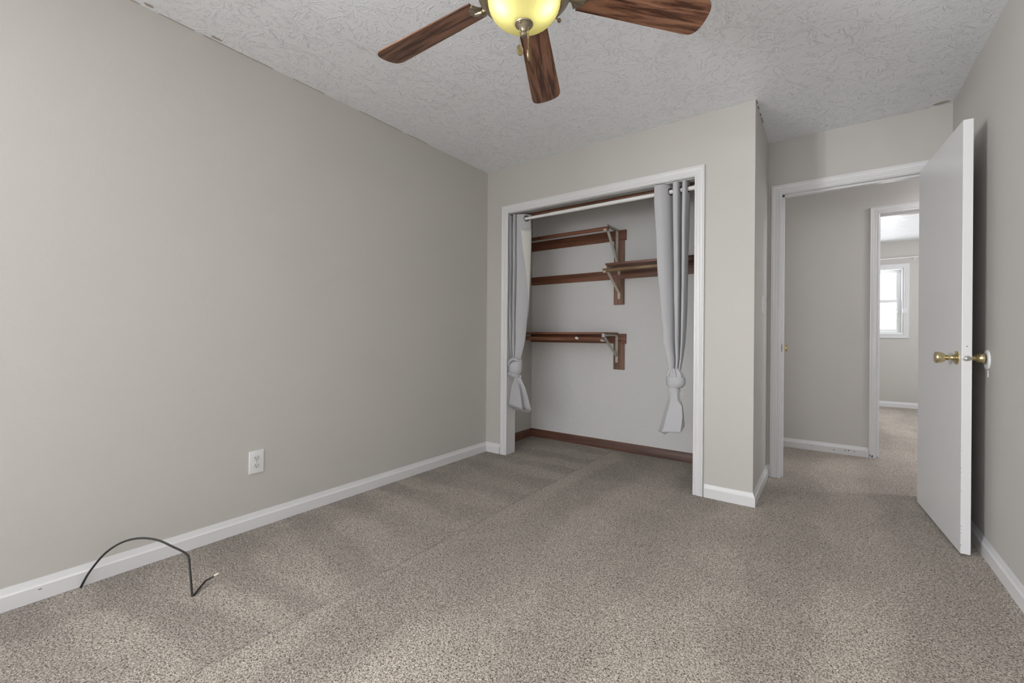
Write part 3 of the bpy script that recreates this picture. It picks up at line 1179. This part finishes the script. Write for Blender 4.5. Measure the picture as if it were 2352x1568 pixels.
def curtain(label, poly, ztop, levels, knot_rings, tail_levels, zhead, lining):
    """poly: plan of the pleats at the rod (x, y); levels: (z, centre x, centre y, scale x, scale y) going down"""
    P = smooth_pts([(a, b, 0) for a, b in poly], 9)
    cx0 = (min(p.x for p in P) + max(p.x for p in P)) / 2
    cy0 = RY
    t = thing('curtain', (cx0, RY, RZ), label, 'curtain', 'grey grommet curtains on the tension rod')
    n = len(P)

    def lev(z):
        L = levels
        if z >= L[0][0]:
            return L[0][1:]
        for a, b in zip(L, L[1:]):
            if z >= b[0]:
                f = (a[0] - z) / (a[0] - b[0])
                f = f * f * (3 - 2 * f) if False else f
                return tuple(a[i] + (b[i] - a[i]) * f for i in range(1, 5))
        return L[-1][1:]

    def pt(j, z):
        cx, cy, sx, sy = lev(z)
        p = P[j]
        wob = .0035 * noise.noise(Vector((j * .09, z * 3.2, 1.7))) * min(1, (ztop - z) * 3)
        return Vector((cx + (p.x - cx0) * sx + wob, cy + (p.y - cy0) * sy + wob * .8, z))

    zs = [ztop - .004 * k for k in range(26)]
    zend = levels[-1][0]
    m = 46
    zs += [zs[-1] + (zend - zs[-1]) * k / m for k in range(1, m + 1)]
    # crossings with the rod -> grommets
    cross = []
    for j in range(n - 1):
        a, b = P[j], P[j + 1]
        if (a.y - RY) * (b.y - RY) < 0:
            f = (RY - a.y) / (b.y - a.y)
            tg = (P[min(j + 3, n - 1)] - P[max(j - 2, 0)]).normalized()
            cross.append((Vector((a.x + (b.x - a.x) * f, RY, RZ)), tg))

    def sheet(js, zz, off, hole):
        bm = new_bm()
        grid = []
        for z in zz:
            row = []
            for j in js:
                p = pt(j, z)
                if off:
                    q = (pt(min(j + 1, n - 1), z) - pt(max(j - 1, 0), z)).normalized()
                    p = p + Vector((-q.y, q.x, 0)) * off
                row.append(bm.verts.new(p))
            grid.append(row)
        for A, B in zip(grid, grid[1:]):
            for k in range(len(A) - 1):
                c = (A[k].co + A[k + 1].co + B[k].co + B[k + 1].co) / 4
                if hole:
                    skip = False
                    for X, tg in cross:
                        dd = c - X
                        al = dd.dot(tg)
                        if al * al + dd.z ** 2 < .0205 ** 2 and (dd - tg * al).xy.length < .02:
                            skip = True
                    if skip:
                        continue
                bm.faces.new((A[k], A[k + 1], B[k + 1], B[k]))
        return bm
    o = mk('panel', sheet(range(n), zs, 0, True), M['curtain'], t, 180)
    md = o.modifiers.new('cloth', 'SOLIDIFY')
    md.thickness = .0016
    md.offset = 0
    if lining:
        zl = [z for z in zs if zhead - .78 < z < zhead]
        bm = new_bm()
        rows = []
        for z in zl:
            ja, jb = n - lining, n - 9 - 24 * max(0, min(1, (zhead - z) / .80))
            row = []
            for k in range(25):
                jf = ja + (jb - ja) * k / 24
                j0 = int(jf)
                p = pt(j0, z).lerp(pt(min(j0 + 1, n - 1), z), jf - j0)
                q = (pt(min(j0 + 1, n - 1), z) - pt(max(j0 - 1, 0), z)).normalized()
                row.append(bm.verts.new(p + Vector((-q.y, q.x, 0)) * .0035))
            rows.append(row)
        for A, B in zip(rows, rows[1:]):
            for k in range(24):
                bm.faces.new((A[k], A[k + 1], B[k + 1], B[k]))
        o2 = mk('lining', bm, M['lining'], t, 180)
        o2['label'] = 'cream lining on the back of the cloth'
        md = o2.modifiers.new('cloth', 'SOLIDIFY')
        md.thickness = .001
        md.offset = 0
    for X, tg in cross:
        bm = new_bm()
        nrm = Vector((-tg.y, tg.x, 0)).normalized()
        prof = []
        for k in range(13):
            a = 2 * PI * k / 12
            prof.append((.0225 + .0042 * math.cos(a), .0030 * math.sin(a)))
        lathe(bm, prof, X, frame_of(nrm), 36)
        mk('grommet', bm, M['grommet'], t, 50)

    def rings(bm, R, seed, nseg=96):
        rows = []
        for (z, cx, cy, rx, ry, amp, fr, tilt) in R:
            row = []
            for k in range(nseg):
                a = 2 * PI * k / nseg
                rp = 1 + amp * (math.sin(fr * a + seed + z * 9) + .5 * math.sin(2 * fr * a + 1.3 * seed - z * 17))
                row.append(bm.verts.new((cx + rx * rp * math.cos(a), cy + ry * rp * math.sin(a), z + tilt * math.cos(a - .6))))
            rows.append(row)
        for A, B in zip(rows, rows[1:]):
            for k in range(nseg):
                bm.faces.new((A[k], A[(k + 1) % nseg], B[(k + 1) % nseg], B[k]))
    bm = new_bm()
    for R in knot_rings[0]:
        rings(bm, R, .7)
    for pts, r in knot_rings[1]:
        sp = smooth_pts(pts, 6)
        tube(bm, sp, (r + [r[-1]] * 60)[:len(sp)] if isinstance(r, list) else r, 14)
    mk('knot', bm, M['curtain'], t, 42)
    # the loose end: a lofted, creased fold of cloth
    bm = new_bm()
    rows = [[bm.verts.new(p) for p in lv] for lv in tail_levels]
    for A, B in zip(rows, rows[1:]):
        for k in range(len(A)):
            k2 = (k + 1) % len(A)
            bm.faces.new((A[k], A[k2], B[k2], B[k]))
    bmesh.ops.subdivide_edges(bm, edges=list(bm.edges), cuts=2, use_grid_fill=True, smooth=.45)
    o = mk('tail', bm, M['curtain'], t, 40)
    md = o.modifiers.new('cloth', 'SOLIDIFY')
    md.thickness = .002
    md.offset = 0
    return t


left_poly = [(-2.176, 3.035), (-2.174, 2.962), (-2.166, 2.952), (-2.158, 3.030), (-2.150, 3.048), (-2.143, 2.970), (-2.134, 2.948), (-2.120, 2.950),
             (-2.108, 3.020), (-2.092, 3.050), (-2.050, 3.056), (-2.020, 3.048), (-2.016, 3.030), (-2.040, 2.995), (-2.072, 2.968), (-2.098, 2.950)]
curtain('shorter grey curtain knotted at its foot beside the lower closet shelf', left_poly, 2.036,
        [(1.95, -2.096, 3.000, 1.0, 1.0), (1.60, -2.094, 2.995, .98, .92), (1.25, -2.097, 2.985, .94, .80), (.98, -2.098, 2.970, .74, .62), (.85, -2.100, 2.958, .50, .42), (.76, -2.103, 2.950, .34, .30)],
        ([[(.828, -2.100, 2.955, .030, .026, .06, 6, .004), (.815, -2.099, 2.952, .036, .031, .05, 5, .010), (.812, -2.098, 2.951, .048, .040, .02, 4, .016), (.800, -2.098, 2.949, .056, .046, .01, 3, .017),
           (.770, -2.098, 2.948, .061, .050, .01, 3, .012), (.735, -2.099, 2.948, .061, .050, .01, 3, .004), (.708, -2.101, 2.948, .055, .046, .01, 4, -.004), (.700, -2.104, 2.948, .045, .040, .02, 5, -.006)],
          [(.712, -2.112, 2.950, .040, .036, .02, 7, -.004), (.704, -2.114, 2.950, .062, .044, .07, 8, -.012), (.690, -2.113, 2.950, .064, .044, .10, 9, -.014), (.676, -2.108, 2.950, .046, .038, .10, 9, -.012), (.672, -2.102, 2.950, .026, .024, .08, 7, 0)]],
         [([(-2.052, 2.930, .800), (-2.062, 2.914, .818), (-2.090, 2.902, .826), (-2.122, 2.903, .812), (-2.146, 2.916, .784), (-2.156, 2.935, .757)], [.0015 + .0105 * math.sin(PI * min(1, (i + .3) / 30)) ** .6 for i in range(31)])]),
        [[(-2.112, 2.938, .706), (-2.096, 2.926, .704), (-2.080, 2.926, .704), (-2.070, 2.952, .707), (-2.084, 2.966, .709), (-2.108, 2.962, .707)],
         [(-2.104, 2.936, .659), (-2.070, 2.922, .651), (-2.056, 2.944, .654), (-2.040, 2.950, .654), (-2.063, 2.968, .658), (-2.109, 2.964, .656)],
         [(-2.130, 2.936, .592), (-2.036, 2.916, .585), (-2.043, 2.956, .585), (-2.006, 2.955, .591), (-2.037, 2.978, .594), (-2.134, 2.972, .588)],
         [(-2.146, 2.938, .503), (-2.015, 2.912, .494), (-2.032, 2.966, .491), (-1.981, 2.962, .506), (-2.019, 2.988, .507), (-2.143, 2.978, .498)],
         [(-2.166, 2.940, .435), (-2.003, 2.908, .422), (-2.028, 2.972, .405), (-1.948, 2.966, .397), (-2.007, 2.995, .380), (-2.153, 2.984, .401)]],
        1.935, 34)
right_poly = [(-.948, 3.045), (-.952, 3.000), (-.955, 2.955), (-.945, 2.942), (-.905, 2.948), (-.868, 2.985), (-.845, 3.045), (-.838, 3.052), (-.834, 2.990), (-.832, 2.952),
              (-.822, 2.944), (-.800, 2.955), (-.790, 3.030), (-.784, 3.052), (-.776, 2.985), (-.772, 2.952), (-.762, 2.946), (-.750, 2.958), (-.744, 3.035)]
curtain('longer grey curtain tied in a big knot in front of the upper closet shelf', right_poly, 2.046,
        [(1.95, -.848, 3.000, 1.0, 1.0), (1.50, -.838, 2.998, .86, .92), (1.22, -.829, 2.992, .74, .80), (.985, -.822, 2.982, .60, .66), (.87, -.811, 2.970, .42, .46), (.76, -.810, 2.962, .24, .30)],
        ([[(.812, -.812, 2.958, .022, .022, .16, 9, .0), (.796, -.811, 2.957, .036, .033, .13, 9, .003), (.780, -.808, 2.957, .046, .040, .10, 9, .003), (.766, -.807, 2.956, .051, .044, .07, 9, .001), (.7575, -.806, 2.956, .053, .045, .04, 9, -.002), (.7565, -.806, 2.956, .0585, .049, .0, 3, -.002),
           (.735, -.805, 2.955, .0622, .051, .006, 3, -.004), (.712, -.806, 2.955, .0610, .050, .006, 3, -.005), (.692, -.811, 2.955, .0500, .043, .0, 3, -.004), (.688, -.812, 2.955, .0470, .041, .0, 3, -.004),
           (.690, -.814, 2.955, .036, .033, 0, 3, -.002)],
          [(.694, -.815, 2.955, .034, .031, .0, 3, 0), (.672, -.815, 2.955, .0400, .035, .0, 3, -.002), (.668, -.815, 2.955, .0410, .036, .0, 3, -.002), (.645, -.817, 2.955, .0370, .033, .0, 3, .003), (.615, -.820, 2.955, .0290, .027, .0, 3, .010), (.600, -.822, 2.955, .022, .022, 0, 3, .010)]],
         []),
        [[(-.833, 2.950, .679), (-.818, 2.928, .676), (-.790, 2.924, .680), (-.776, 2.945, .681), (-.786, 2.975, .680), (-.828, 2.974, .677)],
         [(-.839, 2.950, .641), (-.822, 2.924, .640), (-.784, 2.920, .608), (-.776, 2.945, .621), (-.787, 2.976, .633), (-.832, 2.976, .636)],
         [(-.862, 2.952, .572), (-.832, 2.918, .571), (-.754, 2.910, .572), (-.757, 2.945, .577), (-.777, 2.980, .576), (-.856, 2.980, .569)],
         [(-.884, 2.956, .494), (-.850, 2.914, .499), (-.748, 2.906, .509), (-.751, 2.950, .508), (-.771, 2.985, .507), (-.875, 2.985, .496)],
         [(-.906, 2.960, .415), (-.868, 2.912, .420), (-.756, 2.904, .433), (-.748, 2.958, .456), (-.770, 2.990, .454), (-.891, 2.988, .409)],
         [(-.919, 2.962, .383), (-.880, 2.912, .388), (-.760, 2.904, .401), (-.748, 2.960, .436), (-.768, 2.992, .431), (-.883, 2.988, .359)]],
        1.935, 0)

# ------------------------------------------------------------------ ceiling fan
FX, FY = -.837, 1.21
fan = thing('ceiling_fan', (FX, FY, H), 'walnut-bladed ceiling fan with a lit amber glass bowl', 'ceiling fan')
bm = new_bm()
lathe(bm, [(0, 0), (.072, 0), (.075, -.012), (.066, -.040), (.040, -.058), (.018, -.064), (0, -.064)], (FX, FY, H), 'Z', 48)
mk('canopy', bm, M['pewter'], fan, 35)
bm = new_bm()
lathe(bm, [(0, -.055), (.026, -.055), (.030, -.070), (.110, -.085), (.128, -.100), (.132, -.150), (.128, -.185), (.112, -.200), (.090, -.208), (0, -.208)], (FX, FY, H), 'Z', 64)
mk('motor_housing', bm, M['pewter'], fan, 35)
# light fitter: a flared pan
bm = new_bm()
lathe(bm, [(0, -.205), (.075, -.205), (.085, -.222), (.120, -.236), (.153, -.246), (.160, -.254), (.158, -.264), (.147, -.275), (.133, -.281), (.127, -.279), (.124, -.262), (0, -.255)], (FX, FY, H), 'Z', 72)
fit = mk('light_fitter', bm, M['pewter'], fan, 35)
for k in range(3):
    a = math.radians(73 + 120 * k)
    bm = new_bm()
    d = Vector((math.cos(a), math.sin(a), -.15))
    lathe(bm, [(0, 0), (.003, 0), (.003, .010), (.0065, .012), (.0075, .016), (.006, .021), (0, .022)], Vector((FX, FY, H - .274)) + Vector((math.cos(a), math.sin(a), 0)) * .147, frame_of(d), 16)
    mk('thumb_screw', bm, M['brass_old'], fit, 40)
# fluted glass bowl
bowl_prof = [(.1235, -.276), (.1230, -.290), (.1190, -.306), (.1110, -.321), (.0990, -.334), (.0830, -.3455), (.0630, -.3535), (.0420, -.3590), (.0200, -.3620)]
bm = new_bm()
lathe(bm, bowl_prof, (FX, FY, H), 'Z', 288, lambda a, i: 1 + .008 * math.sin(a * 40) * min(1, i / 2))
bowl = mk('glass_bowl', bm, M['bowl'], fan, 180)
bowl['label'] = 'lit fluted amber glass bowl'
md = bowl.modifiers.new('thick', 'SOLIDIFY')
md.thickness = .003
md.offset = -1
for k, a in enumerate((math.radians(216), math.radians(36))):
    bm = new_bm()
    c = Vector((FX + .064 * math.cos(a) + .020, FY + .064 * math.sin(a) - .028, H - .314))
    bmesh.ops.create_uvsphere(bm, u_segments=20, v_segments=12, radius=.019, matrix=Matrix.Translation(c))
    mk('light_bulb', bm, M['bulb'], fan, 180)
bm = new_bm()
lathe(bm, [(0, -.352), (.030, -.359), (.0315, -.362), (.030, -.365), (.024, -.368), (.022, -.371), (.014, -.377), (.009, -.384), (.0085, -.388), (.0105, -.391), (.0118, -.396), (.0105, -.402), (.006, -.4055), (0, -.4065)], (FX, FY, H), 'Z', 40)
mk('finial', bm, M['pewter'], fan, 35)


def beads(bm, p, q, r, step):
    p, q = Vector(p), Vector(q)
    n = int((q - p).length / step)
    for i in range(n + 1):
        bmesh.ops.create_uvsphere(bm, u_segments=8, v_segments=6, radius=r, matrix=Matrix.Translation(p.lerp(q, i / n)))


c1 = Vector((FX + .001, FY - .025, 0))
bm = new_bm()
beads(bm, (c1.x, c1.y, 2.070), (c1.x, c1.y, 1.997), .0017, .0042)
bmesh.ops.create_uvsphere(bm, u_segments=12, v_segments=8, radius=.0042, matrix=Matrix.Translation((c1.x, c1.y, 2.072)))
lathe(bm, [(0, -.006), (.0024, -.005), (.0024, .005), (0, .006)], (c1.x, c1.y, 2.040), 'Z', 10)
ch = mk('pull_chain', bm, M['brass_old'], fan, 60)
bm = new_bm()
fwd = Vector((-.5873, .8094, 0))
nrm = (Matrix.Rotation(.55, 3, 'Z') @ fwd).normalized()
lathe(bm, [(0, -.0018), (.0095, -.0018), (.0110, -.0030), (.0125, -.0020), (.0125, .0020), (.0110, .0030), (.0095, .0018), (0, .0018)], (0, 0, 0), 'Z', 32)
bmesh.ops.scale(bm, vec=(1, 1.38, 1), verts=list(bm.verts))
side = Vector((0, 0, 1)).cross(nrm)
Rm = Matrix((side, Vector((0, 0, 1)), nrm)).transposed().to_4x4()
bmesh.ops.transform(bm, matrix=Matrix.Translation((c1.x, c1.y, 1.977)) @ Rm, verts=list(bm.verts))
mk('medallion', bm, M['brass_old'], ch, 35)
c2 = Vector((FX + .024, FY - .009, 0))
bm = new_bm()
beads(bm, (c2.x, c2.y, 2.052), (c2.x, c2.y, 1.979), .0017, .0042)
lathe(bm, [(0, -.007), (.0032, -.006), (.0032, .006), (0, .007)], (c2.x, c2.y, 2.020), 'Z', 10)
ch = mk('pull_chain', bm, M['brass_old'], fan, 60)
bm = new_bm()
nrm = (Matrix.Rotation(1.30, 3, 'Z') @ fwd).normalized()
lathe(bm, [(0, -.0018), (.0095, -.0018), (.0110, -.0030), (.0125, -.0020), (.0125, .0020), (.0110, .0030), (.0095, .0018), (0, .0018)], (0, 0, 0), 'Z', 32)
bmesh.ops.scale(bm, vec=(1, 1.45, 1), verts=list(bm.verts))
side = Vector((0, 0, 1)).cross(nrm)
Rm = Matrix((side, Vector((0, 0, 1)), nrm)).transposed().to_4x4()
bmesh.ops.transform(bm, matrix=Matrix.Translation((c2.x + .001, c2.y, 1.960)) @ Rm @ Matrix.Rotation(-.22, 4, 'Z'), verts=list(bm.verts))
mk('medallion', bm, M['brass_old'], ch, 35)

# blades: built along +x of the fan, then turned round it
ZB, RB, PITCH, DROOP = 2.195 - H, .668, -.219, -.058


def blade_mesh():
    bm = new_bm()
    n, m = 28, 10
    r0 = .195

    def half(r):
        w = .0555 + (.0705 - .0555) * (r - .25) / (RB - .25)
        return w
    rc = .055
    outline = []
    # one side out, rounded tip, other side back
    for k in range(n + 1):
        r = r0 + (RB - rc - r0) * k / n
        outline.append((r, half(r)))
    h = half(RB - rc)
    tip = []
    for k in range(1, 24):
        s = k / 24
        a = PI / 2 - PI * s
        # broad, softly squared tip
        ca, sa = math.cos(a), math.sin(a)
        q = .42
        x = abs(ca) ** .62
        y = math.copysign(abs(sa) ** .80, sa)
        tip.append((RB - rc + rc * x, h * y))
    outline += tip
    for k in range(n, -1, -1):
        r = r0 + (RB - rc - r0) * k / n
        outline.append((r, -half(r)))
    # softened root corners
    th = .0028

    def pos(r, q, dz):
        return Vector((r, q * math.cos(PITCH), ZB + q * math.sin(PITCH) + DROOP * (r - .3) + dz))
    lo = [bm.verts.new(pos(r, q, -th)) for r, q in outline]
    hi = [bm.verts.new(pos(r, q, th)) for r, q in outline]
    N = len(outline)
    for k in range(N):
        bm.faces.new((lo[k], lo[(k + 1) % N], hi[(k + 1) % N], hi[k]))
    bm.faces.new(lo[::-1])
    bm.faces.new(hi)
    return bm


def iron_mesh():
    """cast blade iron: a curved arm from the motor and a ribbed shell plate under the blade root"""
    bm = new_bm()
    pts = [(.085, 0, ZB + .022), (.115, 0, ZB + .014), (.145, 0, ZB - .004), (.175, 0, ZB - .010), (.200, 0, ZB - .006)]
    tube(bm, smooth_pts(pts, 4), .011, 10)
    n, m = 8, 36
    rows = []
    for i in range(n + 1):
        s = i / n
        row = []
        for k in range(m + 1):
            a = -1.15 + 2.3 * k / m
            rr = .012 + .054 * s
            x = .158 + rr * math.cos(a)
            y = rr * math.sin(a) * .78
            bul = .010 * math.sin(PI * min(1, s * 1.05)) * math.cos(a * .9) + .0022 * math.sin(k * 2 * PI / 6) * s
            row.append(bm.verts.new((x, y * math.cos(PITCH), ZB + y * math.sin(PITCH) + DROOP * (x - .3) - .0045 - bul)))
        rows.append(row)
    for A, B in zip(rows, rows[1:]):
        for k in range(m):
            bm.faces.new((A[k], A[k + 1], B[k + 1], B[k]))
    return bm


angles = [114.66, 114.66 + 70.1, 114.66 + 142.5, 114.66 + 217.0, 114.66 - 70.1]
b0 = i0 = None
for k, a in enumerate(angles):
    if b0 is None:
        org = ORG[fan.name]
        bmb = blade_mesh()
        bmesh.ops.translate(bmb, vec=org, verts=list(bmb.verts))
        b0 = mk('blade', bmb, M['blade'], fan, 30)
        bmi = iron_mesh()
        bmesh.ops.translate(bmi, vec=org, verts=list(bmi.verts))
        i0 = mk('blade_iron', bmi, M['pewter'], fan, 50)
        md = i0.modifiers.new('thick', 'SOLIDIFY')
        md.thickness = .002
        bb, ii = b0, i0
    else:
        bb, ii = b0.copy(), i0.copy()
        COL.objects.link(bb)
        COL.objects.link(ii)
        bb.parent = ii.parent = fan
    bb.rotation_euler = (0, 0, math.radians(a))
    ii.rotation_euler = (0, 0, math.radians(a))
